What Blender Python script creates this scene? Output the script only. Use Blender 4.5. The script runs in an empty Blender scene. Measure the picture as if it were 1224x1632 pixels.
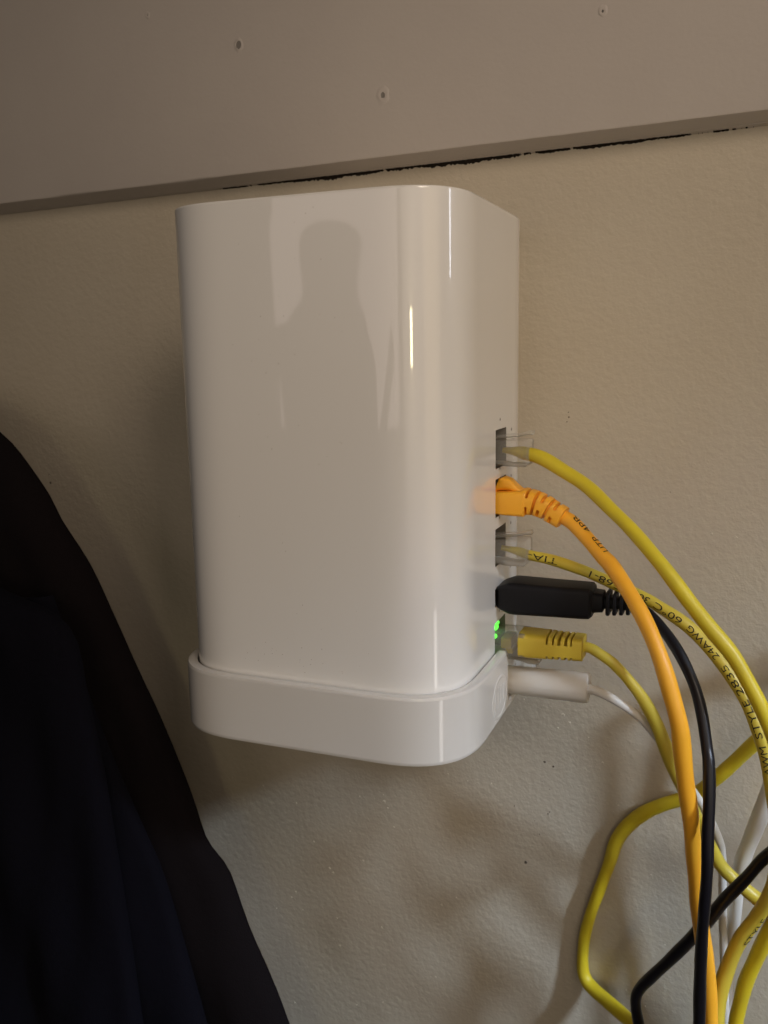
import bpy, bmesh, math, random
from mathutils import Vector, Matrix

R = math.radians
S = 0.001                       # every length below is in millimetres
scene = bpy.context.scene
COL = scene.collection

# ------------------------------------------------------------------ camera
CAM = Vector((175.27, -344.77, 122.31)) * S
YAW, PITCH, ROLL, FPX = 0.3840, -0.1740, -0.0180, 1440.7
cam_d = bpy.data.cameras.new('camera')
cam = bpy.data.objects.new('camera', cam_d)
COL.objects.link(cam)
fw = Vector((-math.sin(YAW) * math.cos(PITCH), math.cos(YAW) * math.cos(PITCH), math.sin(PITCH)))
r0 = Vector((math.cos(YAW), math.sin(YAW), 0))
u0 = r0.cross(fw)
rt = r0 * math.cos(ROLL) + u0 * math.sin(ROLL)
up = u0 * math.cos(ROLL) - r0 * math.sin(ROLL)
mw = Matrix((rt, up, -fw)).transposed().to_4x4()
mw.translation = CAM
cam.matrix_world = mw
cam_d.sensor_fit = 'VERTICAL'
cam_d.sensor_height = 24.0
cam_d.lens = 24.0 * FPX / 1632.0
cam_d.clip_start = 0.01
cam_d.clip_end = 50.0
cam_d.dof.use_dof = True
cam_d.dof.focus_distance = 0.29
cam_d.dof.aperture_fstop = 14.0
scene.camera = cam

# ------------------------------------------------------------------ world, lamps, exposure
w = bpy.data.worlds.new('World')
scene.world = w
w.use_nodes = True
w.node_tree.nodes['Background'].inputs[0].default_value = (0.92, 0.84, 0.80, 1)
w.node_tree.nodes['Background'].inputs[1].default_value = 0.03


def lamp(name, loc, target, size, watts, color, size_y=None, spread=180, roll=0):
    d = bpy.data.lights.new(name, 'AREA')
    d.shape = 'RECTANGLE'
    d.size = size * S
    d.size_y = (size_y or size) * S
    d.energy = watts
    d.color = color
    d.spread = R(spread)
    o = bpy.data.objects.new(name, d)
    COL.objects.link(o)
    o.location = Vector(loc) * S
    o.rotation_euler = ((Vector(target) - Vector(loc)).to_track_quat('-Z', 'Y').to_matrix() @ Matrix.Rotation(R(roll), 3, 'Z')).to_euler()
    return o


# the lit room behind the photographer, added soft fills, a small bulb, a strip of daylight
lamp('room_glow', (-480, -2400, 380), (60, 0, 120), 1350, 3.6, (1.0, 0.83, 0.76), 960)
lamp('high_fill', (520, -520, 500), (85, -50, 140), 240, 0.140, (1.0, 0.82, 0.67), 240, spread=47)  # added soft source above, brightens the router front and right wall
lamp('near_fill', (330, -560, 200), (105, -60, 120), 380, 0.090, (1.0, 0.85, 0.73), 620, spread=70)  # added soft panel, lights the front and its corner reflection band
lamp('side_fill', (690, -450, 180), (110, -40, 125), 420, 0.14, (1.0, 0.775, 0.52), 620, spread=80)  # added panel, warms the right wall and streaks the rounded corner
lamp('low_gleam', (820, -520, -300), (98, -90, 5), 100, 0.012, (1.0, 0.93, 0.86), 190, spread=50)  # added low source that draws the bright stripe on the bracket corner
lamp('small_bulb', (487, -1200, 145), (90, -90, 120), 70, 0.5, (1.0, 0.86, 0.50), 90)
lamp('daylight_slit', (400, -36, 222), (98, -60, 160), 18, 0.05, (0.86, 0.90, 1.0), 110)
lamp('daylight_side', (1008, -431, 540), (40, 0, -220), 80, 0.235, (0.66, 0.80, 1.0), 80, spread=23)

vs = scene.view_settings
vs.view_transform = 'Standard'
vs.look = 'None'
vs.exposure = -0.10
vs.gamma = 1.0
scene.render.engine = 'CYCLES'
scene.cycles.max_bounces = 10
scene.cycles.transmission_bounces = 8
scene.cycles.use_denoising = True
scene.cycles.caustics_reflective = False
scene.cycles.caustics_refractive = False


# ------------------------------------------------------------------ materials
def mat(name, color, rough=0.5, spec=0.5, bump=None, mottle=None, sss=0.0, trans=0.0, ior=1.5, alpha=1.0, emit=None, coat=0.0):
    m = bpy.data.materials.new(name)
    m.use_nodes = True
    nt = m.node_tree
    b = nt.nodes['Principled BSDF']
    b.inputs['Base Color'].default_value = (*color, 1)
    b.inputs['Roughness'].default_value = rough
    b.inputs['Specular IOR Level'].default_value = spec
    b.inputs['IOR'].default_value = ior
    b.inputs['Transmission Weight'].default_value = trans
    b.inputs['Coat Weight'].default_value = coat
    b.inputs['Coat Roughness'].default_value = 0.03
    b.inputs['Coat IOR'].default_value = 1.65
    b.inputs['Alpha'].default_value = alpha
    if emit:
        b.inputs['Emission Color'].default_value = (*emit[0], 1)
        b.inputs['Emission Strength'].default_value = emit[1]
    geo = None
    if bump or mottle:
        geo = nt.nodes.new('ShaderNodeNewGeometry')
    if mottle:
        scale, amt, col2 = mottle
        n = nt.nodes.new('ShaderNodeTexNoise')
        n.inputs['Scale'].default_value = scale
        n.inputs['Detail'].default_value = 6
        n.inputs['Roughness'].default_value = 0.65
        nt.links.new(geo.outputs['Position'], n.inputs['Vector'])
        rp = nt.nodes.new('ShaderNodeValToRGB')
        rp.color_ramp.elements[0].position = 0.35
        rp.color_ramp.elements[1].position = 0.70
        rp.color_ramp.elements[0].color = (0, 0, 0, 1)
        rp.color_ramp.elements[1].color = (amt, amt, amt, 1)
        nt.links.new(n.outputs['Fac'], rp.inputs['Fac'])
        mx = nt.nodes.new('ShaderNodeMix')
        mx.data_type = 'RGBA'
        mx.inputs['A'].default_value = (*color, 1)
        mx.inputs['B'].default_value = (*col2, 1)
        nt.links.new(rp.outputs['Color'], mx.inputs['Factor'])
        nt.links.new(mx.outputs['Result'], b.inputs['Base Color'])
    if bump:
        last = None
        for scale, strength, dist, detail in bump:
            n = nt.nodes.new('ShaderNodeTexNoise')
            n.inputs['Scale'].default_value = scale
            n.inputs['Detail'].default_value = detail
            n.inputs['Roughness'].default_value = 0.55
            nt.links.new(geo.outputs['Position'], n.inputs['Vector'])
            bp = nt.nodes.new('ShaderNodeBump')
            bp.inputs['Strength'].default_value = strength
            bp.inputs['Distance'].default_value = dist * S
            nt.links.new(n.outputs['Fac'], bp.inputs['Height'])
            if last:
                nt.links.new(last.outputs['Normal'], bp.inputs['Normal'])
            last = bp
        nt.links.new(last.outputs['Normal'], b.inputs['Normal'])
    return m


M_WALL = mat('wall_paint', (0.565, 0.505, 0.40), 0.62, 0.35,
             bump=[(90, 0.18, 1.6, 2), (380, 0.42, 0.7, 2), (900, 0.45, 0.32, 2)],
             mottle=(11, 0.6, (0.50, 0.43, 0.325)))
M_BOARD = mat('board_paint', (0.55, 0.50, 0.45), 0.55, 0.4,
              bump=[(60, 0.25, 1.0, 3), (700, 0.25, 0.25, 2)], mottle=(18, 0.35, (0.48, 0.425, 0.39)))
M_GAP = mat('gap_shade', (0.02, 0.016, 0.012), 0.9, 0.1)  # near-black colour paints the shade inside the board gap
M_CASE = mat('glossy_white_plastic', (0.88, 0.865, 0.83), 0.24, 0.3, coat=1.0, bump=[(35, 0.02, 0.25, 1)])
def smudge(m, scale, lo, hi):
    nt = m.node_tree
    g = nt.nodes.new('ShaderNodeNewGeometry')
    n = nt.nodes.new('ShaderNodeTexNoise')
    n.inputs['Scale'].default_value = scale
    n.inputs['Detail'].default_value = 8
    n.inputs['Roughness'].default_value = 0.7
    nt.links.new(g.outputs['Position'], n.inputs['Vector'])
    r = nt.nodes.new('ShaderNodeMapRange')
    r.inputs['From Min'].default_value = 0.4
    r.inputs['From Max'].default_value = 0.75
    r.inputs['To Min'].default_value = lo
    r.inputs['To Max'].default_value = hi
    nt.links.new(n.outputs['Fac'], r.inputs['Value'])
    nt.links.new(r.outputs['Result'], nt.nodes['Principled BSDF'].inputs['Coat Roughness'])


smudge(M_CASE, 45, 0.015, 0.05)
M_BRACKET = mat('satin_white_plastic', (0.76, 0.735, 0.69), 0.28, 0.35, coat=0.9, bump=[(45, 0.03, 0.25, 1)])
M_PORT = mat('port_dark', (0.22, 0.20, 0.175), 0.5)
M_PRINT = mat('grey_print', (0.10, 0.09, 0.08), 0.6)
M_YEL = mat('yellow_vinyl', (0.69, 0.535, 0.020), 0.42, 0.45, bump=[(140, 0.15, 0.5, 2)], mottle=(90, 0.4, (0.50, 0.38, 0.035)))
M_YEL2 = mat('pale_yellow_vinyl', (0.61, 0.47, 0.045), 0.42, 0.45, bump=[(140, 0.15, 0.5, 2)], mottle=(90, 0.4, (0.52, 0.40, 0.06)))
M_BOOT_Y = mat('yellow_boot', (0.58, 0.42, 0.04), 0.5, 0.4, bump=[(900, 0.15, 0.15, 2)])
M_ORA = mat('orange_vinyl', (0.96, 0.46, 0.03), 0.42, 0.45, bump=[(140, 0.15, 0.5, 2)], mottle=(90, 0.4, (0.85, 0.33, 0.015)))
M_BLK = mat('black_vinyl', (0.006, 0.0052, 0.008), 0.36, 0.4, bump=[(160, 0.12, 0.5, 2)])
M_BLK2 = mat('black_moulding', (0.0055, 0.005, 0.006), 0.5, 0.25, bump=[(1200, 0.2, 0.1, 2)])
M_WHT = mat('white_vinyl', (0.66, 0.63, 0.58), 0.42, 0.45, bump=[(140, 0.12, 0.5, 2)])
M_CLEAR = mat('clear_plastic', (0.72, 0.69, 0.62), 0.10, 0.8, alpha=0.42)
_nt = M_CLEAR.node_tree
_fr = _nt.nodes.new('ShaderNodeFresnel')
_fr.inputs['IOR'].default_value = 1.65
_ma = _nt.nodes.new('ShaderNodeMath')
_ma.operation = 'MULTIPLY_ADD'
_ma.inputs[1].default_value = 0.9
_ma.inputs[2].default_value = 0.12
_nt.links.new(_fr.outputs[0], _ma.inputs[0])
_nt.links.new(_ma.outputs[0], _nt.nodes['Principled BSDF'].inputs['Alpha'])
M_GOLD = mat('brass', (0.70, 0.45, 0.14), 0.35, 0.5)
M_INK = mat('black_ink', (0.03, 0.026, 0.015), 0.7, 0.2)
M_LED = mat('green_light', (0.1, 0.6, 0.05), 0.4, emit=((0.10, 1.0, 0.06), 1.8))
M_NAVY = mat('navy_cloth', (0.0052, 0.0050, 0.0085), 0.98, 0.08, bump=[(1500, 0.4, 0.3, 2), (60, 0.3, 2.0, 3)])
M_BROWN = mat('brown_black_cloth', (0.0080, 0.0060, 0.0066), 0.98, 0.08, bump=[(1500, 0.4, 0.3, 2), (60, 0.3, 2.0, 3)])
M_SKIN = mat('skin', (0.35, 0.2, 0.14), 0.6)
M_COAT = mat('dark_wool', (0.05, 0.04, 0.035), 0.9)


smudge(M_BRACKET, 60, 0.02, 0.07)


# ------------------------------------------------------------------ helpers
def tag(o, label=None, cat=None, group=None, kind=None):
    if label: o['label'] = label
    if cat: o['category'] = cat
    if group: o['group'] = group
    if kind: o['kind'] = kind
    return o


def empty(name, loc, label, cat, group=None):
    o = bpy.data.objects.new(name, None)
    COL.objects.link(o)
    o.location = Vector(loc) * S
    o.empty_display_size = 0.01
    return tag(o, label, cat, group)


def obj(name, verts, faces, material, parent=None, smooth=True, angle=35):
    """verts in world millimetres; stored relative to the parent's origin"""
    me = bpy.data.meshes.new(name)
    off = Vector((0, 0, 0))
    p = parent
    while p:
        off += p.location
        p = p.parent
    me.from_pydata([tuple(Vector(v) * S - off) for v in verts], [], faces)
    bm = bmesh.new()
    bm.from_mesh(me)
    bmesh.ops.remove_doubles(bm, verts=bm.verts, dist=1e-7)
    bmesh.ops.recalc_face_normals(bm, faces=bm.faces)
    bm.to_mesh(me)
    bm.free()
    if smooth:
        me.polygons.foreach_set('use_smooth', [True] * len(me.polygons))
        me.set_sharp_from_angle(angle=R(angle))
    mats = material if isinstance(material, (list, tuple)) else [material]
    for m in mats:
        me.materials.append(m)
    o = bpy.data.objects.new(name, me)
    COL.objects.link(o)
    if parent:
        o.parent = parent
    return o


def catmull(pts, step=0.9):
    P = [Vector(p) for p in pts]
    out = []
    for i in range(len(P) - 1):
        a, b, c, d = P[max(i - 1, 0)], P[i], P[i + 1], P[min(i + 2, len(P) - 1)]
        n = max(2, int((c - b).length / step))
        for k in range(n):
            t = k / n
            out.append(0.5 * (2 * b + (c - a) * t + (2 * a - 5 * b + 4 * c - d) * t * t + (-a + 3 * b - 3 * c + d) * t ** 3))
    out.append(P[-1])
    return out


def path4(pts):
    """(x, y, z, r) control points -> centres, radii, tangents"""
    V = catmull([Vector(p) for p in pts])
    cen = [Vector(v[:3]) for v in V]
    rad = [v[3] for v in V]
    tan = []
    for i in range(len(cen)):
        tan.append((cen[min(i + 1, len(cen) - 1)] - cen[max(i - 1, 0)]).normalized())
    return cen, rad, tan


def frames(tan, start=Vector((0, -1, 0))):
    n = (start - start.dot(tan[0]) * tan[0]).normalized()
    out = []
    for t in tan:
        n = (n - n.dot(t) * t).normalized()
        out.append((n.copy(), t.cross(n)))
    return out


def tube_geo(pts, seg=18, seed=1, wob=0.08):
    cen, rad, tan = path4(pts)
    fr = frames(tan)
    rnd = random.Random(seed)
    ph = [rnd.uniform(0, 6.28) for _ in range(4)]
    V, F = [], []
    s = 0.0
    for i, (c, r, (n, b)) in enumerate(zip(cen, rad, fr)):
        if i: s += (cen[i] - cen[i - 1]).length
        rr = r * (1 + wob * 0.5 * math.sin(s * 0.09 + ph[0]) + wob * 0.35 * math.sin(s * 0.31 + ph[1]))
        for k in range(seg):
            a = 2 * math.pi * k / seg
            V.append(c + rr * (math.cos(a) * n + math.sin(a) * b))
    m = len(cen)
    for i in range(m - 1):
        for k in range(seg):
            F.append((i * seg + k, i * seg + (k + 1) % seg, (i + 1) * seg + (k + 1) % seg, (i + 1) * seg + k))
    F.append(tuple(range(seg)))
    F.append(tuple((m - 1) * seg + k for k in range(seg)))
    return V, F


def tube(name, pts, material, parent, seg=18, seed=1, wob=0.08):
    V, F = tube_geo(pts, seg, seed, wob)
    return obj(name, V, F, material, parent, angle=50)


def rbox_loft(stations, seg=5):
    """stations: (centre, axis_u, axis_v, half_u, half_v, corner) -> lofted rounded-box body"""
    V, F = [], []
    n = 4 * (seg + 1)
    for c, u, v, hu, hv, r in stations:
        r = min(r, hu * 0.999, hv * 0.999)
        for sx, sy, a0 in ((1, 1, 0), (-1, 1, 90), (-1, -1, 180), (1, -1, 270)):
            for k in range(seg + 1):
                a = R(a0 + 90 * k / seg)
                V.append(Vector(c) + u * (sx * (hu - r) + r * math.cos(a)) + v * (sy * (hv - r) + r * math.sin(a)))
    m = len(stations)
    for i in range(m - 1):
        for k in range(n):
            F.append((i * n + k, i * n + (k + 1) % n, (i + 1) * n + (k + 1) % n, (i + 1) * n + k))
    F.append(tuple(range(n)))
    F.append(tuple((m - 1) * n + k for k in range(n)))
    return V, F


EX, EY, EZ = Vector((1, 0, 0)), Vector((0, 1, 0)), Vector((0, 0, 1))


def x_loft(y, z, prof, seg=5):
    """prof: (x, half_y, half_z, corner[, dy, dz]) along +X"""
    st = []
    for p in prof:
        dy, dz = (p[4], p[5]) if len(p) > 4 else (0, 0)
        st.append(((p[0], y + dy, z + dz), EY, EZ, p[1], p[2], p[3]))
    return rbox_loft(st, seg)


def merge(*geos):
    V, F = [], []
    for v, f in geos:
        o = len(V)
        V += list(v)
        F += [tuple(i + o for i in q) for q in f]
    return V, F


def box_geo(x0, x1, y0, y1, z0, z1):
    V = [(x, y, z) for x in (x0, x1) for y in (y0, y1) for z in (z0, z1)]
    F = [(0, 1, 3, 2), (4, 6, 7, 5), (0, 4, 5, 1), (2, 3, 7, 6), (0, 2, 6, 4), (1, 5, 7, 3)]
    return V, F


def bbox_geo(x0, x1, y0, y1, z0, z1, b=0.3):
    """box with small bevels along X"""
    cy, cz, hy, hz = (y0 + y1) / 2, (z0 + z1) / 2, (y1 - y0) / 2, (z1 - z0) / 2
    return x_loft(cy, cz, [(x0, hy - b, hz - b, b), (x0 + b, hy, hz, b), (x1 - b, hy, hz, b), (x1, hy - b, hz - b, b)], 2)


# ------------------------------------------------------------------ wall
random.seed(5)
wall_v, wall_f = box_geo(-900, 900, 0, 60, -900, 900)
wall = obj('wall', wall_v, wall_f, M_WALL, None, smooth=False)
tag(wall, 'cream painted stippled wall', None, None, 'structure')


def blob(x, y, z, r, h, n=9, rng=random):
    V = [(x, y - h, z)]
    F = []
    for ring, (f, hh) in enumerate(((0.55, 0.8), (1.0, 0.0))):
        for k in range(n):
            a = 2 * math.pi * k / n
            q = r * f * rng.uniform(0.75, 1.2)
            V.append((x + q * math.cos(a), y - h * hh + (0.25 if ring else 0), z + q * math.sin(a)))
    for k in range(n):
        F.append((0, 1 + k, 1 + (k + 1) % n))
        F.append((1 + k, 1 + n + k, 1 + n + (k + 1) % n, 1 + (k + 1) % n))
    return V, F


# paint grains and small dirt specks standing on the wall
rng = random.Random(11)
gr = [blob(x, 0, z, r, r * 0.5, rng=rng) for x, z, r in
      ((33.6, -73.6, 0.8), (35.2, -76.5, 0.6), (5.6, -111.9, 0.7), (7.4, -113.6, 0.6), (38, -85, 0.5), (-2, -100, 0.5),
       (112, -22, 0.8), (114.5, -25, 0.7), (110, -28, 0.5), (128, -40, 0.5), (60, -118, 0.6), (142, 20, 0.6))]
for _ in range(70):
    gr.append(blob(rng.uniform(-60, 190), 0, rng.uniform(-190, 60), rng.uniform(0.25, 0.55), 0.25, 7, rng))
o = obj('paint_grain', *merge(*gr), M_WALL, wall)
o['kind'] = 'stuff'
sp = []
for x, z, r in ((97.4, -89.7, 0.95), (92.4, -65, 0.5), (104.8, -43.4, 0.75), (108.4, -44.8, 0.7), (103.1, -75.7, 0.45), (112.2, 97.2, 0.5),
                (112.0, 99, 0.4), (111.5, 95.4, 0.4), (-139.2, 62.9, 0.9), (-139.6, 67, 0.5), (-139.4, 72, 0.4), (106.5, -66, 0.55),
                (107.2, -65, 0.5), (101, -70, 0.35), (107, -55, 0.4), (104, -52, 0.3), (100, -82, 0.35), (-120, 45, 0.4), (150, 70, 0.3)):
    sp.append(blob(x, 0, z, r, r * 0.3, 8, rng))
o = obj('dirt_speck', *merge(*sp), mat('speck_dirt', (0.10, 0.075, 0.05), 0.8), wall)
o['kind'] = 'stuff'

# ------------------------------------------------------------------ board above
TILT = math.tan(0.016)
ZB, TH = 192.1, 10.0


def zb(x):
    return ZB + TILT * x


board = empty('trim_board', (40, -12, 260), 'thick white painted wooden board with old nail holes running across the wall above the router', 'board')
xs = [-900 + 10 * i for i in range(181)]
prof = [(-0.6, 0.5), (-1.6, 0.2), (-4, 0.9), (-7, 1.9), (-9.0, 2.5), (-9.7, 2.8), (-TH, 3.5), (-TH - 0.02, 60), (-TH, 180), (-TH, 420), (-0.6, 420)]
rng = random.Random(3)
V, F = [], []
for i, x in enumerate(xs):
    wv = rng.uniform(-0.08, 0.08)
    for (y, dz) in prof:
        edge = 1.0 if dz < 5 else 0.0
        V.append((x, y + (rng.uniform(-0.06, 0.06) if edge and y < -8 else 0), zb(x) + dz + wv * edge * (1 if y < -8 else 0.3)))
n = len(prof)
for i in range(len(xs) - 1):
    for k in range(n):
        F.append((i * n + k, (i + 1) * n + k, (i + 1) * n + (k + 1) % n, i * n + (k + 1) % n))
obj('plank', V, F, M_BOARD, board, angle=40)
# old filler between board and wall, with a dark strip for the shade in its crack from the middle towards the right
V, F, VG = [], [], []
for i in range(1001):
    x = -300 + i * 0.6
    c = max(0.0, min(1.0, (x + 42) / 55)) * max(0.0, min(1.0, (178 - x) / 95)) ** 0.7
    nz = math.sin(x * 0.11) * 0.5 + math.sin(x * 0.43 + 1) * 0.35 + rng.uniform(-0.6, 0.6)
    wgap = c * max(0.0, 0.75 + 0.6 * nz)
    V += [(x, 0.2, zb(x) - 0.15 + rng.uniform(-.1, .1)), (x, -1.0, zb(x) + rng.uniform(-.08, .08)), (x, -2.6, zb(x) + 0.35), (x, -2.6, zb(x) + 2), (x, 0.2, zb(x) + 2)]
    low = zb(x) - 0.12 - wgap if wgap > 0.1 else zb(x) + 0.6
    VG += [(x, 0.15, low), (x, -0.12, low), (x, -0.35, low + min(wgap, 0.5)), (x, -1.2 if wgap > 0.1 else -0.3, zb(x) - 0.08 if wgap > 0.1 else zb(x) + 0.7), (x, -1.0, zb(x) + 1.2), (x, 0.15, zb(x) + 1.2)]
obj('filler', V, [(i * 5 + k, i * 5 + 5 + k, i * 5 + 5 + (k + 1) % 5, i * 5 + (k + 1) % 5) for i in range(1000) for k in range(5)], M_BOARD, board, angle=60)
obj('crack_shade', VG, [(i * 6 + k, i * 6 + 6 + k, i * 6 + 6 + (k + 1) % 6, i * 6 + (k + 1) % 6) for i in range(1000) for k in range(6)], M_GAP, board, angle=60)
for x, z, r, dark in ((-18.2, 242.9, 1.5, 0.95), (42.6, 217.3, 1.8, 0.55), (123.0, 234.8, 1.1, 0.4), (-60.0, 259.7, 0.8, 0.3)):
    V, F = [], []
    rings = ((1.9, 0.0), (1.4, 0.16), (1.05, 0.24), (dark * 1.1, 0.06))
    k_ = 14
    for f, h in rings:
        for k in range(k_):
            a = 2 * math.pi * k / k_
            q = r * f * rng.uniform(0.85, 1.15)
            V.append((x + 0.8 * q * math.cos(a), -TH - 0.02 - h, z + q * math.sin(a)))
    V.append((x, -TH - 0.08, z))
    for i in range(3):
        for k in range(k_):
            F.append((i * k_ + k, i * k_ + (k + 1) % k_, (i + 1) * k_ + (k + 1) % k_, (i + 1) * k_ + k))
    nf = len(F)
    for k in range(k_):
        F.append((3 * k_ + k, 3 * k_ + (k + 1) % k_, 4 * k_))
    o = obj('nail_hole', V, F, [M_BOARD, M_PORT if dark > 0.5 else M_PRINT], board)  # dark centre colour stands in for shade inside the uncut hole
    for p in o.data.polygons:
        if len(p.vertices) == 3:
            p.material_index = 1

# ------------------------------------------------------------------ router
W, H, GAP, RC = 98.0, 168.0, 3.0, 26.0
PORT_Z = [88.5, 72.0, 55.0, 39.0, 22.0]     # lan, lan, lan, usb, wan


def se(a):
    """unit superellipse corner: softer start and end than a circular arc"""
    c, q = math.cos(a), math.sin(a)
    e = 2.0 / 2.7
    return math.copysign(abs(c) ** e, c) if abs(c) > 1e-9 else 0.0, math.copysign(abs(q) ** e, q) if abs(q) > 1e-9 else 0.0


def outline(inset=0.0, seg=28):
    x0, x1, y0, y1, r = inset, W - inset, -W - GAP + inset, -GAP - inset, RC - inset
    pts = []
    for cx, cy, a0 in ((x1 - r, y1 - r, 0), (x0 + r, y1 - r, 90), (x0 + r, y0 + r, 180), (x1 - r, y0 + r, 270)):
        for k in range(seg + 1):
            a = R(a0 + 90 * k / seg)
            c_, s_ = se(a)
            pts.append((cx + r * c_, cy + r * s_))
    return pts


router = empty('router', (49, -52, 0), 'glossy white square tower router held upright on the wall in a white bracket', 'router')
rows = [(0, 1.2), (0.35, 0.35), (1.2, 0), (1.5, 0), (167.2, 0), (167.4, 0), (167.75, 0.12), (167.93, 0.3), (168, 0.6)]
V, F = [], []
for z, ins in rows:
    V += [(x, y, z) for x, y in outline(ins)]
n = len(outline())
for i in range(len(rows) - 1):
    for k in range(n):
        if i == 3 and k == n - 1:
            continue            # the flat right side, built below with its port openings
        F.append((i * n + k, i * n + (k + 1) % n, (i + 1) * n + (k + 1) % n, (i + 1) * n + k))
F.append(tuple(range(n)))
F.append(tuple((len(rows) - 1) * n + k for k in range(n)))
PY0, PY1 = -53.7, -39.6
ys = [-W - GAP + RC, PY0, PY1, -GAP - RC]
zs = [1.5]
holes = []
for c in reversed(PORT_Z):
    lo, hi = (c - 5.0, c + 8.0) if c != 39.0 else (c - 3.2, c + 3.2)
    zs += [lo, hi]
    holes.append((lo, hi))
zs.append(167.2)
for j in range(len(zs) - 1):
    for i in range(3):
        a, b, c, d = (W, ys[i], zs[j]), (W, ys[i + 1], zs[j]), (W, ys[i + 1], zs[j + 1]), (W, ys[i], zs[j + 1])
        if i == 1 and any(abs(zs[j] - lo) < 1e-6 for lo, hi in holes):
            continue
        o_ = len(V)
        V += [a, b, c, d]
        F.append((o_, o_ + 1, o_ + 2, o_ + 3))
case = obj('case', V, F, M_CASE, router, angle=30)
for lo, hi in holes:
    x0, x1 = W - 9, W - 0.02
    e = 0.05
    V = [(x, y, z) for x in (x0, x1) for y in (PY0 - e, PY1 + e) for z in (lo - e, hi + e)]
    F = [(0, 1, 3, 2), (0, 4, 5, 1), (2, 3, 7, 6), (0, 2, 6, 4), (1, 5, 7, 3)]
    obj('port', V, F, M_PORT, router, smooth=False)
# small printed port symbols beside each opening
for c in PORT_Z:
    for (y, z, r) in ((-48.0, c + 11.2, 0.55), (-32.3, c + 6.6, 0.65)):
        V = []
        for x, f in ((W + 0.03, 1.0), (W - 0.05, 1.0)):
            for k in range(10):
                a = 2 * math.pi * k / 10
                V.append((x, y + r * f * math.cos(a), z + r * 0.9 * math.sin(a)))
        F = [tuple(range(10)), tuple(range(19, 9, -1))] + [(k, (k + 1) % 10, 10 + (k + 1) % 10, 10 + k) for k in range(10)]
        obj('port_symbol', V, F, M_PRINT, router)
# the green link light inside the lowest network port
led = merge(bbox_geo(W - 2.0, W + 0.5, -53.2, -50.6, 27.6, 29.4, 0.3), bbox_geo(W - 2.0, W + 0.3, -53.2, -51.6, 24.6, 26.0, 0.3),
            bbox_geo(W - 2.0, W + 0.3, -49.6, -48.8, 28.8, 29.9, 0.2))
tag(obj('link_light', *led, M_LED, router), 'glowing green link light in the lowest network port')

# household dust and faint grime flecks on the glossy front
rng = random.Random(21)
fl = []
for _ in range(70):
    x, z = rng.uniform(27, 71), rng.uniform(22, 165)
    if rng.random() < 0.4:
        z = rng.uniform(21, 32)
    fl.append(blob(x, -W - GAP, z, rng.uniform(0.10, 0.26), 0.06, 6, rng))
o = obj('dust_fleck', *merge(*fl), mat('dust', (0.42, 0.38, 0.33), 0.9, 0.1), router)
o['kind'] = 'stuff'

# ------------------------------------------------------------------ bracket: a cup open towards the wall
T, ZC, ZR = 3.66, -2.3, 20.2
bracket = empty('wall_bracket', (49, -52, -2), 'white plastic wall bracket, a rounded cup gripping the bottom of the router', 'bracket')


def cup_line(d, seg=24):
    x0, x1, y0, r = -d, W + d, -W - GAP - d, RC + d
    pts = [(x1, -0.05), (x1, -12.0), (x1, -33.5), (x1, -49.5), (x1, -60.0)]
    for k in range(seg + 1):
        a = R(-90 * k / seg)
        pts.append((x1 - r + r * se(a)[0], y0 + r + r * se(a)[1]))
    for k in range(seg + 1):
        a = R(-90 - 90 * k / seg)
        pts.append((x0 + r + r * se(a)[0], y0 + r + r * se(a)[1]))
    pts += [(x0, -40.0), (x0, -0.05)]
    return pts


TI = 0.55
rows = [(ZC, T - 1.3), (ZC + 0.35, T - 0.4), (ZC + 1.3, T), (ZC + 1.6, T), (1.2, T), (ZR - 1.4, T), (ZR - 1.1, T), (ZR - 0.3, T - 0.3), (ZR, T - 1.0)]
V, F = [], []
ncol = len(cup_line(T))
nr = len(rows)
for z, d in rows:
    V += [(x, y, z) for x, y in cup_line(d)]
for i, (z, d) in enumerate(rows):
    dd = TI if i < nr - 2 else (TI if i == nr - 2 else TI + 0.7)
    V += [(x, y, z) for x, y in cup_line(dd)]
off = ncol * nr
NOTCH = {(c, i) for c in (0, 1, 2) for i in range(4, nr)}
present = {(c, r) for c in range(ncol - 1) for r in range(nr - 1) if (c, r) not in NOTCH}
for (c, r) in present:
    a, b, d, e = r * ncol + c, r * ncol + c + 1, (r + 1) * ncol + c + 1, (r + 1) * ncol + c
    F.append((a, b, d, e))
    F.append((off + a, off + e, off + d, off + b))
    for (dc, dr, p, q) in ((0, -1, a, b), (1, 0, b, d), (0, 1, d, e), (-1, 0, e, a)):
        if (c + dc, r + dr) not in present:
            F.append((p, q, off + q, off + p))
obj('cup', V, F, M_BRACKET, bracket, angle=40)
bl = cup_line(TI + 0.3)
V = [(x, y, ZC + 0.1) for x, y in bl] + [(x, y, -0.5) for x, y in bl]
n = len(bl)
F = [tuple(range(n)), tuple(range(2 * n - 1, n - 1, -1))] + [(k, (k + 1) % n, n + (k + 1) % n, n + k) for k in range(n)]
obj('cup_floor', V, F, M_BRACKET, bracket, angle=30)
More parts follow.
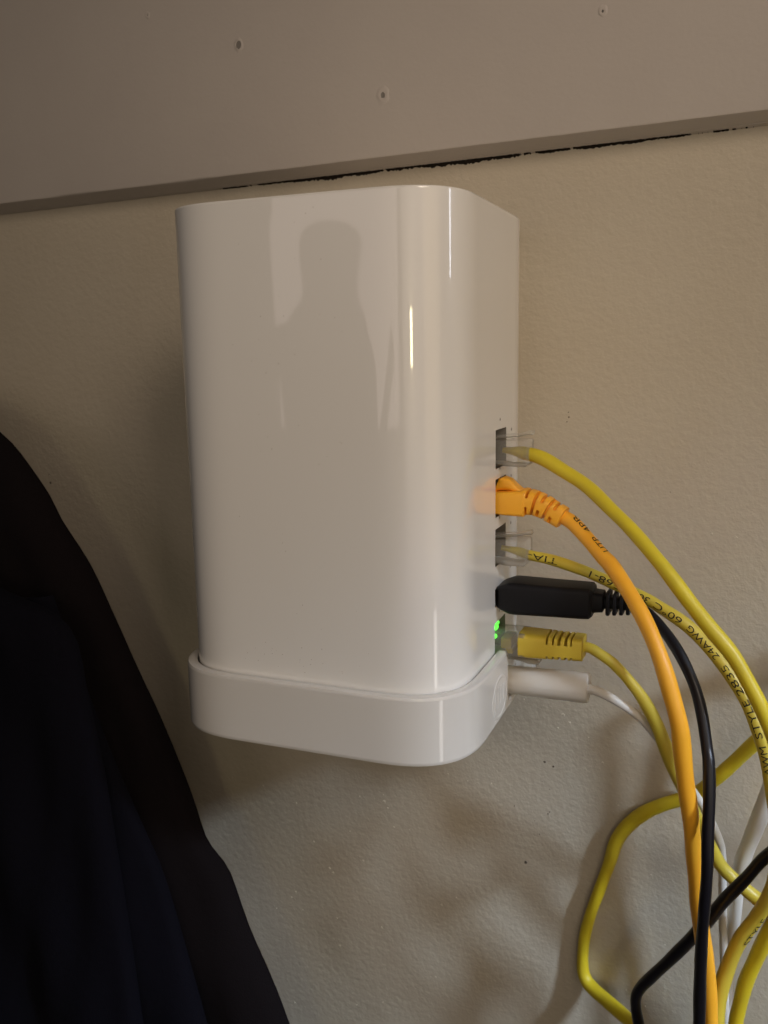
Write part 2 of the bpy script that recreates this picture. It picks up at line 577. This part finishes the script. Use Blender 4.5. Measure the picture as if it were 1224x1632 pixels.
# embossed oval and worn mark on the right side of the cup
V, F = [], []
NE, NT = 48, 8
for k in range(NE):
    a = 2 * math.pi * k / NE
    for q in range(NT):
        b = 2 * math.pi * q / NT
        rr = 0.75 * math.cos(b)
        V.append((W + T + 0.16 * math.sin(b), -60.5 + (9.2 + rr) * math.cos(a), 6.8 + (6.9 + rr) * math.sin(a)))
for k in range(NE):
    for q in range(NT):
        F.append((k * NT + q, ((k + 1) % NE) * NT + q, ((k + 1) % NE) * NT + (q + 1) % NT, k * NT + (q + 1) % NT))
obj('oval_rim', V, F, M_BRACKET, bracket)
marks = [bbox_geo(W + T - 0.2, W + T + 0.10, -67 + 3.6 * i, -65.6 + 3.6 * i, 2.5 + 0.6 * i, 11.5 - 0.5 * i, 0.15) for i in range(4)]
marks.append(bbox_geo(W + T - 0.2, W + T + 0.10, -67, -58, -0.8, 0.4, 0.15))
obj('embossed_mark', *merge(*marks), M_BRACKET, bracket)

# ------------------------------------------------------------------ cables: (x, y, z, radius)
TOP_YELLOW = [
    (105.3, -46, 88.4, 2.22), (111.6, -46, 86.9, 2.26), (119.5, -47, 82.7, 2.29), (127.6, -49, 78.1, 2.26),
    (135.7, -53, 71.8, 2.31), (143.5, -57, 65.5, 2.27), (153.4, -62, 55.8, 2.31), (161.1, -65, 46.9, 2.28),
    (167.7, -67, 39.5, 2.35), (174.4, -68, 31.9, 2.33), (179.5, -69, 23.7, 2.32), (184.2, -70, 14.7, 2.31),
    (189.2, -70, 1.3, 2.31), (193.4, -66, -21, 2.27), (193.5, -55, -48.4, 2.39), (189.1, -46, -71.5, 2.4),
    (186.4, -42, -83.6, 2.46), (183.9, -40, -94, 2.49), (182.2, -38, -106.5, 2.53), (181.4, -37, -115.5, 2.55),
    (181.2, -37, -143.5, 2.59), (182.9, -37, -196, 2.66), (186.9, -37, -330, 2.66), (190.9, -37, -480, 2.66),
]
PRINTED_YELLOW = [
    (105.6, -46, 53.9, 1.62), (109.3, -46, 53.1, 1.72), (116.3, -46, 52, 1.81), (125.4, -46, 49.5, 1.9),
    (132.5, -46, 47, 1.99), (146.5, -47, 41.7, 2.06), (151.6, -47.5, 39.1, 2.04), (158, -48.5, 35.6, 2.13),
    (162.6, -49, 32.2, 2.12), (169.4, -51, 25.8, 2.09), (174.7, -53, 19.4, 2.07), (179.7, -55, 11.7, 2.06),
    (183.5, -57, 2.9, 2.14), (186.2, -58, -6.4, 2.14), (189.1, -59, -21.3, 2.24), (190.4, -56, -41.9, 2.39),
    (189, -53, -52.8, 2.43), (185.4, -50, -63.2, 2.48), (180.8, -48, -74.1, 2.52), (177.8, -46, -85.9, 2.56),
    (176, -46, -95.3, 2.48), (175.2, -46, -106.1, 2.49), (175, -46, -125.2, 2.52), (176.8, -46, -175.8, 2.59),
    (180.8, -46, -330, 2.59), (184.8, -46, -480, 2.59),
]
ORANGE = [
    (117.7, -47, 68.1, 2.42), (122.6, -48, 65.8, 2.4), (128.1, -50, 61, 2.37), (133.8, -54, 56.2, 2.43),
    (137.1, -57, 53.9, 2.5), (143.7, -63, 46.9, 2.54), (149.5, -68, 39, 2.59), (154.2, -72, 30, 2.65),
    (157.8, -74, 20, 2.64), (160.5, -75, 11, 2.63), (161.5, -74, 3.3, 2.65), (162.9, -72, -8.5, 2.59),
    (164.7, -69, -21.8, 2.63), (166.3, -65, -39, 2.59), (167.7, -61, -53.8, 2.64), (169.5, -57, -69, 2.59),
    (171.6, -53, -84.5, 2.63), (173.1, -51, -102.9, 2.67), (174.7, -50, -134.3, 2.72), (176.9, -50, -184.8, 2.79),
    (180.9, -50, -330, 2.79), (184.9, -50, -480, 2.79),
]
BLACK_USB = [
    (140.4, -47, 39.1, 1.66), (144.5, -48, 38.6, 1.75), (148.7, -50, 36.8, 1.84), (154.4, -53, 31.9, 1.81),
    (159.6, -57, 25.6, 1.88), (163.8, -61, 18.4, 1.86), (166.4, -64, 10.9, 1.84), (168.4, -67, 1.4, 1.83),
    (169.2, -69, -2.9, 1.82), (169.9, -72, -13.3, 1.81), (170, -74, -24.1, 1.81), (170.3, -75, -35.4, 1.82),
    (170, -74, -48.3, 1.84), (169.6, -70, -63.5, 1.88), (169.6, -66, -79.2, 1.92), (169.9, -63, -96.7, 1.96),
    (170.7, -62, -125.2, 2), (172.4, -62, -174.1, 2.05), (176.4, -62, -330, 2.05), (180.4, -62, -480, 2.05),
]
BOOTED_YELLOW = [
    (126.1, -46, 22.5, 1.93), (129.1, -46, 22.4, 1.92), (132.4, -46, 20.7, 1.91), (137.5, -46, 17.3, 1.9),
    (144.6, -45, 9.2, 2.01), (148.7, -44, 2.7, 2.12), (152, -43, -4.3, 2.23), (154.6, -42, -11.5, 2.35),
    (157.6, -40, -19.9, 2.36), (161.7, -38, -29.4, 2.27), (165.3, -36, -38.2, 2.28), (169.9, -35, -47.7, 2.18),
    (173.9, -34, -55.6, 2.3), (179.5, -34, -60.8, 2.29), (185.5, -34, -65.2, 2.28), (189, -35, -66.2, 2.26),
    (198.6, -36, -66.9, 2.23), (210.4, -36, -72.2, 2.21), (218.8, -36, -86.4, 2.2), (224.6, -36, -118, 2.23),
    (228.6, -36, -330, 2.23), (232.6, -36, -480, 2.23),
]
LOOP_YELLOW = [
    (320, -42, 66, 2.2), (262, -36, 56, 2.2), (217, -30, 31.5, 2.2), (205.8, -26, 14.1, 2.28),
    (193.9, -22, -1.1, 2.36), (182.6, -17, -16.6, 2.45), (176.3, -14, -26.1, 2.5), (171, -12, -33.5, 2.54),
    (164.6, -7, -42.7, 2.6), (158.3, -5.5, -47.6, 2.64), (151, -4.5, -52, 2.67), (143.7, -3.8, -57.7, 2.7),
    (137.6, -3.3, -65.2, 2.73), (134.2, -3, -72.3, 2.63), (132, -2.9, -81.5, 2.52), (128.3, -3, -94.2, 2.42),
    (125.3, -2.8, -104.8, 2.44), (122.9, -2.6, -116.4, 2.33), (122.3, -2.6, -128.9, 2.35), (123.7, -3.5, -134.6, 2.47),
    (127.4, -5.5, -137.2, 2.71), (134, -10, -138, 2.79), (141.2, -16, -137.9, 2.73), (146.4, -21, -137.3, 2.68),
    (158.3, -38, -134.4, 2.53), (165, -58, -130.6, 2.36), (171.2, -75, -137, 2.23), (173.2, -85, -173.4, 2.21),
    (177.2, -85, -330, 2.21), (181.2, -85, -480, 2.21),
]
BLACK_KINKED = [
    (330, -74, 34, 1.88), (265, -68, 14, 1.88), (209.9, -60, -10.9, 1.88), (198.8, -58, -23.8, 1.93),
    (187.8, -55, -37.1, 2), (181.8, -52, -48.3, 2.04), (175.6, -49, -59.4, 2.09), (171.2, -46, -69, 2.13),
    (165.7, -43, -79.8, 2.18), (158.7, -40, -92, 2.12), (152.5, -37, -102.5, 2.17), (149, -35, -108.8, 2.08),
    (147.1, -34, -113.9, 2.09), (147, -33, -119.5, 1.99), (148.2, -32, -127.5, 2), (150.6, -32, -141.7, 2.01),
    (153.9, -32, -198.5, 2.06), (157.9, -32, -330, 2.06), (161.9, -32, -480, 2.06),
]
WHITE_POWER = [
    (126.2, -45, 7.7, 1.51), (129.2, -45, 7.4, 1.51), (133.6, -45, 6.3, 1.5), (139.7, -44, 2.9, 1.5),
    (145.7, -42, -1.7, 1.5), (150.2, -40, -7.5, 1.4), (153.7, -38, -13.4, 1.41), (160.5, -34, -25.2, 1.42),
    (167, -30, -36.7, 1.43), (172.4, -27, -48.8, 1.45), (174.1, -25, -57.2, 1.46), (174.9, -24, -71.2, 1.47),
    (175.5, -23, -84.2, 1.49), (176.8, -23, -100.7, 1.5), (177.5, -23, -115.5, 1.51), (178.4, -23, -129.9, 1.52),
    (181.5, -23, -197, 1.56), (185.5, -23, -330, 1.56), (189.5, -23, -480, 1.56),
]
WHITE_THICK = [
    (330, -26, 52, 2.56), (240, -30, 38, 2.56), (197.7, -32, 19.5, 2.56), (193, -30, -3.7, 2.63),
    (188.4, -28, -26.8, 2.69), (185, -26, -42, 2.74), (181, -24, -58.1, 2.68), (179.9, -22, -68.8, 2.38),
    (179.7, -21, -79.2, 2.17), (179, -19, -91.8, 2.08), (178.6, -18, -104.7, 1.87), (178.7, -17, -115.6, 1.77),
    (179.2, -16, -132.5, 1.78), (182.4, -16, -203.6, 1.84), (186.4, -16, -330, 1.84), (190.4, -16, -480, 1.84),
]


def cable(name, pts, loc, label, material, group=None, seed=1, cat='cable', wob=0.08):
    t = empty(name, loc, label, cat, group)
    tube('jacket', pts, material, t, seed=seed, wob=wob)
    return t


def clear_plug(t, z, tail_up=True, y=-46.3, x1=107.9):
    """see-through modular plug with its bent latch and gold contacts"""
    x0 = 91.0
    g = merge(x_loft(y, z, [(x0, 5.2, 3.4, 0.6), (x0 + 0.6, 5.7, 3.9, 0.6), (99, 5.75, 3.95, 0.6), (101, 5.75, 4.3, 0.7), (x1 - 0.5, 5.75, 4.3, 0.8), (x1, 5.3, 3.8, 0.8)], 3))
    obj('plug', *g, M_CLEAR, t)
    s = 1 if tail_up else -1
    l = rbox_loft([((x0 + 2, y, z + s * 4.6), EY, EZ, 2.9, 0.5, 0.3), ((99.5, y, z + s * 5.4), EY, EZ, 2.9, 0.5, 0.3),
                   ((104, y, z + s * 5.8), EY, EZ, 2.2, 0.5, 0.3), ((107.0, y, z + s * 6.6), EY, EZ, 2.0, 0.55, 0.3), ((108.6, y, z + s * 6.8), EY, EZ, 1.9, 0.75, 0.4), ((109.0, y, z + s * 6.6), EY, EZ, 1.7, 0.5, 0.3)], 2)
    obj('latch', *l, M_CLEAR, t)
    co = [box_geo(x0 + 0.2, x0 + 3, y - 3.6 + 1.02 * k, y - 3.2 + 1.02 * k, z - s * 3.6, z - s * 1.6) for k in range(8)]
    obj('contacts', *merge(*co), M_GOLD, t, smooth=False)


def slotted_boot(centre_pts, sect, material, parent, name, slots, nv=32, depth=0.62):
    """boot lofted along centre_pts; sect(f) -> (half_u, half_v, corner); slots: (f0, f1, [(v0, v1)...])"""
    P = catmull([Vector(p) for p in centre_pts], 0.35)
    n = len(P)
    tan = [(P[min(i + 1, n - 1)] - P[max(i - 1, 0)]).normalized() for i in range(n)]
    fr = frames(tan)

    def ring(i, shrink):
        f = i / (n - 1)
        hu, hv, r = sect(f)
        hu, hv = hu * shrink, hv * shrink
        r = min(r, hu * .98, hv * .98)
        N, B = fr[i]
        out = []
        for k in range(nv):
            a = 2 * math.pi * (k + 0.5) / nv
            # superellipse section
            ca, sa = math.cos(a), math.sin(a)
            e = 2.0 / 5.0 if r < 1.6 else 2.0 / 3.2
            out.append(P[i] + N * (hu * math.copysign(abs(ca) ** e, ca)) + B * (hv * math.copysign(abs(sa) ** e, sa)))
        return out
    V, F = [], []
    for i in range(n):
        V += ring(i, 1.0)
    o2 = len(V)
    for i in range(n):
        V += ring(i, depth)

    def is_slot(i, k):
        f = (i + 0.5) / (n - 1)
        for f0, f1, rng_ in slots:
            if f0 <= f < f1:
                for v0, v1 in rng_:
                    if v0 <= k < v1:
                        return True
        return False
    for i in range(n - 1):
        for k in range(nv):
            q = (i * nv + k, i * nv + (k + 1) % nv, (i + 1) * nv + (k + 1) % nv, (i + 1) * nv + k)
            if not is_slot(i, k):
                F.append(q)
                continue
            F.append(tuple(o2 + j for j in q))
            for (di, dk, a, b) in ((-1, 0, q[0], q[1]), (0, 1, q[1], q[2]), (1, 0, q[2], q[3]), (0, -1, q[3], q[0])):
                if not is_slot(i + di, (k + dk) % nv):
                    F.append((a, b, o2 + b, o2 + a))
    F.append(tuple(range(nv)))
    F.append(tuple((n - 1) * nv + k for k in range(nv)))
    # drop unused inner vertices
    used = sorted({i for f in F for i in f})
    mp = {u: j for j, u in enumerate(used)}
    return obj(name, [V[u] for u in used], [tuple(mp[i] for i in f) for f in F], material, parent, angle=40)


def printing(parent, pts, words, height, turn=0.0, toward=None):
    """ink lettering wrapped round the cable, read from far end towards the plug"""
    cen, rad, tan = path4(pts)
    arc = [0.0]
    for i in range(1, len(cen)):
        arc.append(arc[-1] + (cen[i] - cen[i - 1]).length)
    V, F = [], []
    for word, s0, s1 in words:
        cu = bpy.data.curves.new('text', 'FONT')
        cu.body = word
        cu.size = 1.0
        cu.resolution_u = 3
        tmp = bpy.data.objects.new('text', cu)
        COL.objects.link(tmp)
        bpy.context.view_layer.update()
        me = bpy.data.meshes.new_from_object(tmp.evaluated_get(bpy.context.evaluated_depsgraph_get()))
        bpy.data.objects.remove(tmp)
        bpy.data.curves.remove(cu)
        bm = bmesh.new()
        bm.from_mesh(me)
        bpy.data.meshes.remove(me)
        bmesh.ops.triangulate(bm, faces=bm.faces[:])
        bmesh.ops.subdivide_edges(bm, edges=[e for e in bm.edges if e.calc_length() > 0.2], cuts=1)
        bmesh.ops.triangulate(bm, faces=bm.faces[:])
        xs_ = [v.co.x for v in bm.verts]
        x0, x1 = min(xs_), max(xs_)
        base = len(V)
        bm.verts.index_update()
        for v in bm.verts:
            s = s0 + (v.co.x - x0) / (x1 - x0) * (s1 - s0)
            i = 0
            while i < len(arc) - 2 and arc[i + 1] < s:
                i += 1
            f = (s - arc[i]) / (arc[i + 1] - arc[i])
            c = cen[i].lerp(cen[i + 1], f)
            t = tan[i].lerp(tan[i + 1], f).normalized()
            r = (rad[i] + (rad[i + 1] - rad[i]) * f) * 1.045 + 0.03
            n = (toward - c)
            n = (n - n.dot(t) * t).normalized()
            n = Matrix.Rotation(R(turn), 3, t) @ n
            u = n.cross(-t)
            a = (v.co.y - 0.35) / 0.7 * height / r
            V.append(c + r * (math.cos(a) * n + math.sin(a) * u))
        for f_ in bm.faces:
            F.append(tuple(base + v.index for v in f_.verts))
        bm.free()
    return obj('printing', V, F, M_INK, parent, smooth=False)


EYE = Vector((175, -345, 122))
G_NET = 'network cables plugged into the router'

# top yellow cable, clear plug
t = cable('network_cable', TOP_YELLOW, (100, -46, 88.5), 'bright yellow network cable with clear plug in the topmost port, arching furthest right', M_YEL, G_NET, 1)
tube('jacket_tip', [(98.5, -46, 89.2, 0.9), (101, -46, 89.0, 1.2), (104, -46, 88.7, 1.9), (105.6, -46, 88.35, 2.2)], M_YEL2, t, wob=0)
clear_plug(t, 88.6, True)

# orange cable with snagless boot
t = cable('network_cable', ORANGE, (100, -46, 72), 'orange network cable with ribbed orange boot in the second port from the top', M_ORA, G_NET, 2)
g = merge(x_loft(-46.3, 71.6, [(93.5, 5.6, 3.6, 0.8), (98, 5.8, 3.75, 0.9), (103, 5.7, 4.1, 1.2), (106.6, 5.2, 4.4, 1.6), (107.0, 4.6, 3.9, 1.6)], 4))
obj('boot_block', *g, M_ORA, t)
hump = rbox_loft([((96.5, -46, 76.0), EY, EZ, 2.8, 0.8, 0.6), ((97.6, -46, 77.6), EY, EZ, 3.0, 2.0, 1.4), ((99.5, -46, 78.0), EY, EZ, 3.1, 2.3, 1.6), ((101.5, -46, 77.6), EY, EZ, 3.0, 2.0, 1.5),
                  ((104, -46, 75.9), EY, EZ, 2.8, 1.2, 0.9), ((107.0, -46, 74.2), EY, EZ, 2.4, 0.6, 0.4)], 4)
obj('latch_guard', *hump, M_ORA, t)
sl = []
for i in range(5):
    f0 = 0.09 + i * 0.165
    if i % 2 == 0:
        sl.append((f0, f0 + 0.075, [(0, 4), (6, 14), (18, 30)]))
    else:
        sl.append((f0, f0 + 0.075, [(0, 11), (20, 28), (28, 32)]))
slotted_boot([(106.2, -46.2, 71.9), (109.5, -46.3, 71.6), (113, -46.5, 70.4), (116.2, -46.8, 68.7), (119.4, -47.2, 67.1)],
             lambda f: (5.3 - 1.7 * f, 4.5 - 0.75 * f - 0.25 * math.sin(f * 3), 1.5 + f), M_ORA, t, 'boot_ribs', sl)
printing(t, ORANGE, [('UTP', 21.9, 14.6), ('4PR', 12.0, 4.8)], 2.3, -52, EYE)

# printed yellow cable, clear plug
t = cable('network_cable', PRINTED_YELLOW, (100, -46, 54.5), 'yellow network cable with black printed lettering and clear plug, passing behind the orange cable', M_YEL2, G_NET, 3)
tube('jacket_tip', [(98.2, -46, 55.3, 0.9), (101, -46, 54.9, 1.05), (104, -46, 54.4, 1.45), (105.8, -46, 53.9, 1.62)], M_YEL2, t, wob=0)
clear_plug(t, 54.6, True)
printing(t, PRINTED_YELLOW, [('TIA-', 12.6, 2.2), ('568-1', 34.6, 23.7), ('30V', 44.6, 38.6), ('60°C', 56.5, 46.6), ('24AWG', 72.2, 59.0),
                             ('2835', 85.2, 75.0), ('STYLE', 99.0, 87.0), ('AWM', 110.5, 101.5)], 2.2, 8, EYE)
printing(t, PRINTED_YELLOW, [('STYLE', 178.0, 164.0)], 2.0, -60, EYE)

# black cable with long moulded plug
t = cable('usb_cable', BLACK_USB, (100, -47, 39), 'black cable with long moulded black plug, hanging in front of the orange cable', M_BLK, None, 4)
g = x_loft(-47, 39.2, [(93, 5.0, 2.2, 0.4), (97.6, 5.0, 2.2, 0.4), (98.2, 5.6, 3.6, 0.8), (99.2, 6.2, 4.2, 1.2), (102.5, 7.0, 5.5, 1.8), (104, 7.1, 5.6, 1.8), (120, 6.8, 5.3, 1.8, 0, 0.1), (126, 6.6, 5.3, 1.8, 0, 0.15),
                          (129.4, 6.5, 5.2, 1.8, 0, 0.2), (130.3, 5.7, 4.5, 1.8, 0, 0.2)], 4)
obj('plug', *g, M_BLK2, t)
core = x_loft(-47, 39.5, [(130.0, 4.3, 3.5, 1.4), (133.5, 4.0, 3.2, 1.4), (134, 2.9, 2.2, 1.4), (139, 2.4, 1.9, 1.3, 0, -0.2), (144, 1.9, 1.75, 1.3, -1, -0.7)], 4)
obj('strain_relief', *core, M_BLK2, t)
for i in range(4):
    x = 134.6 + 2.15 * i
    hz = 4.0 - 0.3 * i
    g = x_loft(-47 - 0.1 * i, 39.4 - 0.12 * i, [(x, 4.0 - 0.35 * i, hz - 0.2, 1.2), (x + 0.25, 4.2 - 0.35 * i, hz, 1.2), (x + 0.95, 4.2 - 0.35 * i, hz, 1.2), (x + 1.2, 4.0 - 0.35 * i, hz - 0.2, 1.2)], 3)
    obj('strain_fin', *g, M_BLK2, t)

# lower yellow cable with ribbed boot
t = cable('network_cable', BOOTED_YELLOW, (100, -46, 22), 'slimmer yellow network cable with ribbed yellow boot in the lowest port beside the green light', M_YEL2, G_NET, 5)
x0, y, z = 91.0, -46.3, 22.3
obj('plug', *x_loft(y, z, [(x0, 5.2, 3.4, 0.6), (x0 + 0.6, 5.75, 4.1, 0.6), (107.6, 5.75, 4.2, 0.7), (108, 5.3, 3.8, 0.7)], 3), M_CLEAR, t)
obj('plug_filling', *merge(x_loft(y, z + 0.2, [(99.4, 4.6, 1.9, 0.5), (103.0, 4.6, 1.9, 0.5)], 3), x_loft(y, z - 2.4, [(101, 4.4, 1.0, 0.3), (103.4, 4.4, 1.0, 0.3)], 3)), M_BOOT_Y, t)
obj('latch', *rbox_loft([((93, y, z - 4.6), EY, EZ, 2.9, .45, .3), ((100, y, z - 5.4), EY, EZ, 2.9, .45, .3), ((106, y, z - 5.9), EY, EZ, 2.6, .5, .3), ((108.5, y, z - 6.1), EY, EZ, 3.0, .8, .4), ((112.2, y, z - 6.2), EY, EZ, 3.0, .8, .4)], 2), M_CLEAR, t)
slots_y = []
for i in range(5):
    f0 = 0.44 + i * 0.095
    slots_y.append((f0, f0 + 0.04, [(1, 15), (18, 31)]))
slotted_boot([(105.6, y, z), (112, y, z + 0.05), (118, y, z + 0.1), (124, y, z + 0.2), (127.2, y, z + 0.2)],
             lambda f: (6.0 - 1.1 * max(0, f - 0.3), 4.35 - 0.55 * max(0, f - 0.2), 1.2), M_BOOT_Y, t, 'boot', slots_y)

# loose yellow loop near the wall
cable('yellow_cable', LOOP_YELLOW, (123, -6, -125), 'yellow cable bent into an angular loop against the wall, lowest at left of the bundle', M_YEL, None, 6)
cable('black_cable', BLACK_KINKED, (147, -33, -118), 'black cable slanting across the bundle with a sharp kink at its lower left end', M_BLK, None, 7)

# white power lead
t = cable('power_lead', WHITE_POWER, (100, -43, 6), 'white power lead with smooth round plug in the bracket notch', M_WHT, None, 8)
g = x_loft(-43.6, 6.9, [(93, 4.6, 4.6, 4.5), (100.6, 5.0, 5.0, 4.9), (112, 5.1, 5.1, 5.0, 0, 0.1), (124, 5.2, 5.25, 5.1, 0, 0.2), (127.8, 5.2, 5.3, 5.1, 0, 0.25), (128.6, 4.8, 4.9, 4.7, 0, 0.25), (128.8, 3.6, 3.6, 3.5, 0, 0.25)], 8)
obj('plug', *g, M_WHT, t)
cable('white_cable', WHITE_THICK, (179, -20, -90), 'thicker white cable hanging behind the bundle at the right edge', M_WHT, None, 9)

# ------------------------------------------------------------------ dark garment hanging at the left
J_OUT = [(-205.7, 116.5), (-153.4, 109.4), (-129.6, 101.5), (-113.6, 91.7), (-104.5, 83.6), (-91.4, 67.0), (-86.0, 56.8), (-73.2, 39.1), (-62.5, 17.4), (-51.8, -5.5), (-42.5, -24.6),
         (-30.7, -53.0), (-24.4, -72.7), (-18.8, -79.9), (-13.2, -87.2), (-5.5, -109.5), (3.8, -130.0), (11.1, -148.9), (22.0, -183.2), (31.8, -237.4), (36, -330)]
J_NAVY = [(-138.1, 51.7), (-109.5, 39.5), (-91.1, 32.6), (-68.4, 25.9), (-59.0, 15.2), (-56.5, -1.9), (-51.3, -32.2), (-48.4, -59.9), (-44.8, -95.9), (-41.2, -140.9), (-37.6, -188.4), (-36.2, -233.2), (-36, -320)]
J_FOLD = [(-78.4, 29.8), (-68.7, 2.3), (-55.0, -34.2), (-42.1, -62.9), (-32.6, -85.3), (-18.6, -138.9), (-9.4, -178.7), (-0.3, -232.5), (4, -320)]


def cloth(name, edge, y_edge, depth, width, material, parent, seed, thick=1.6):
    P = catmull([Vector((x, 0, z)) for x, z in edge], 6)
    rg = random.Random(seed)
    ph = [rg.uniform(0, 6) for _ in range(5)]
    N = 34
    V, F = [], []
    for side in (0, 1):
        for i, p in enumerate(P):
            for k in range(N + 1):
                s = k / N
                d = width * s ** 1.5
                y = y_edge - depth * math.sqrt(max(0, 1 - (1 - min(1, s / 0.45)) ** 2))
                y += 4.0 * s * math.sin(d * 0.05 + p.z * 0.012 + ph[0]) + 2.2 * min(1, s * 3) * math.sin(d * 0.13 - p.z * 0.03 + ph[1]) + 0.8 * min(1, s * 4) * math.sin(d * 0.3 + p.z * 0.07 + ph[2])
                V.append((p.x - d, y + side * thick, p.z - 0.12 * d * (1 if i else 0.3)))
    m = len(P) * (N + 1)
    for i in range(len(P) - 1):
        for k in range(N):
            a = i * (N + 1) + k
            q = (a, a + 1, a + N + 2, a + N + 1)
            F.append(q)
            F.append(tuple(m + j for j in reversed(q)))
    rim = [k for k in range(N + 1)] + [(i + 1) * (N + 1) - 1 + (N + 1) for i in range(len(P) - 1)]
    rim += [(len(P) - 1) * (N + 1) + k for k in range(N - 1, -1, -1)] + [i * (N + 1) for i in range(len(P) - 2, 0, -1)]
    for j in range(len(rim)):
        a, b = rim[j], rim[(j + 1) % len(rim)]
        F.append((a, b, m + b, m + a))
    return obj(name, V, F, material, parent, angle=60)


jk = empty('jacket', (-90, -70, -60), 'dark navy and brown black jacket hanging in shadow at the left', 'jacket')
cloth('body_cloth', J_OUT, -55, 14, 230, M_BROWN, jk, 1)
cloth('front_fold', J_FOLD, -72, 7, 200, M_NAVY, jk, 2)
cloth('navy_panel', J_NAVY, -82, 9, 180, M_NAVY, jk, 3)

# ------------------------------------------------------------------ the photographer, mirrored in the glossy case
person = bpy.data.meshes.new('person')
bm = bmesh.new()
sk = bm.verts.layers.skin.verify()
PX, PY, PZ = -668, -1700, 38


def sv(x, y, z, rx, ry, prev=None):
    v = bm.verts.new(Vector((PX + x, PY + y, PZ + z)) * S)
    v[sk].radius = (rx * S, ry * S)
    if prev is not None:
        bm.edges.new((prev, v))
    return v


pel = sv(-30, 0, -420, 165, 120)
pel[sk].use_root = True
wst = sv(10, 0, -250, 200, 120, pel)
chs = sv(0, 0, -40, 175, 115, wst)
nkb = sv(-5, 10, 120, 85, 75, chs)
nk = sv(4, 20, 195, 66, 66, nkb)
hd0 = sv(2, 30, 265, 72, 85, nk)
hd1 = sv(10, 30, 318, 84, 92, hd0)
hd2 = sv(8, 25, 362, 64, 70, hd1)
for sgn in (-1, 1):
    sh = sv(sgn * 155 - 15, 10, 40 if sgn > 0 else 85, 62, 62, nkb)
    if sgn > 0:
        el = sv(235, 220, -170, 50, 50, sh)
        wr = sv(620, 760, 60, 30, 26, el)
        sv(690, 900, 95, 36, 22, wr)
    else:
        el = sv(-255, 60, 60, 50, 50, sh)
        wr = sv(-190, 40, 330, 34, 32, el)
        sv(-165, 30, 440, 44, 30, wr)
    hip = sv(sgn * 90 - 30, 0, -520, 95, 95, pel)
    kn = sv(sgn * 100 - 30, 20, -900, 62, 62, hip)
    an = sv(sgn * 105 - 30, -20, -1270, 42, 42, kn)
    sv(sgn * 110 - 30, 110, -1310, 45, 30, an)
bm.to_mesh(person)
bm.free()
po = bpy.data.objects.new('person', person)
COL.objects.link(po)
person.materials.append(M_COAT)
mod = po.modifiers.new('skin', 'SKIN')
mod.use_smooth_shade = True
md2 = po.modifiers.new('sub', 'SUBSURF')
md2.levels = 2
md2.render_levels = 2
tag(po, 'person in dark clothes holding the phone, seen only as a reflection in the glossy router', 'person')
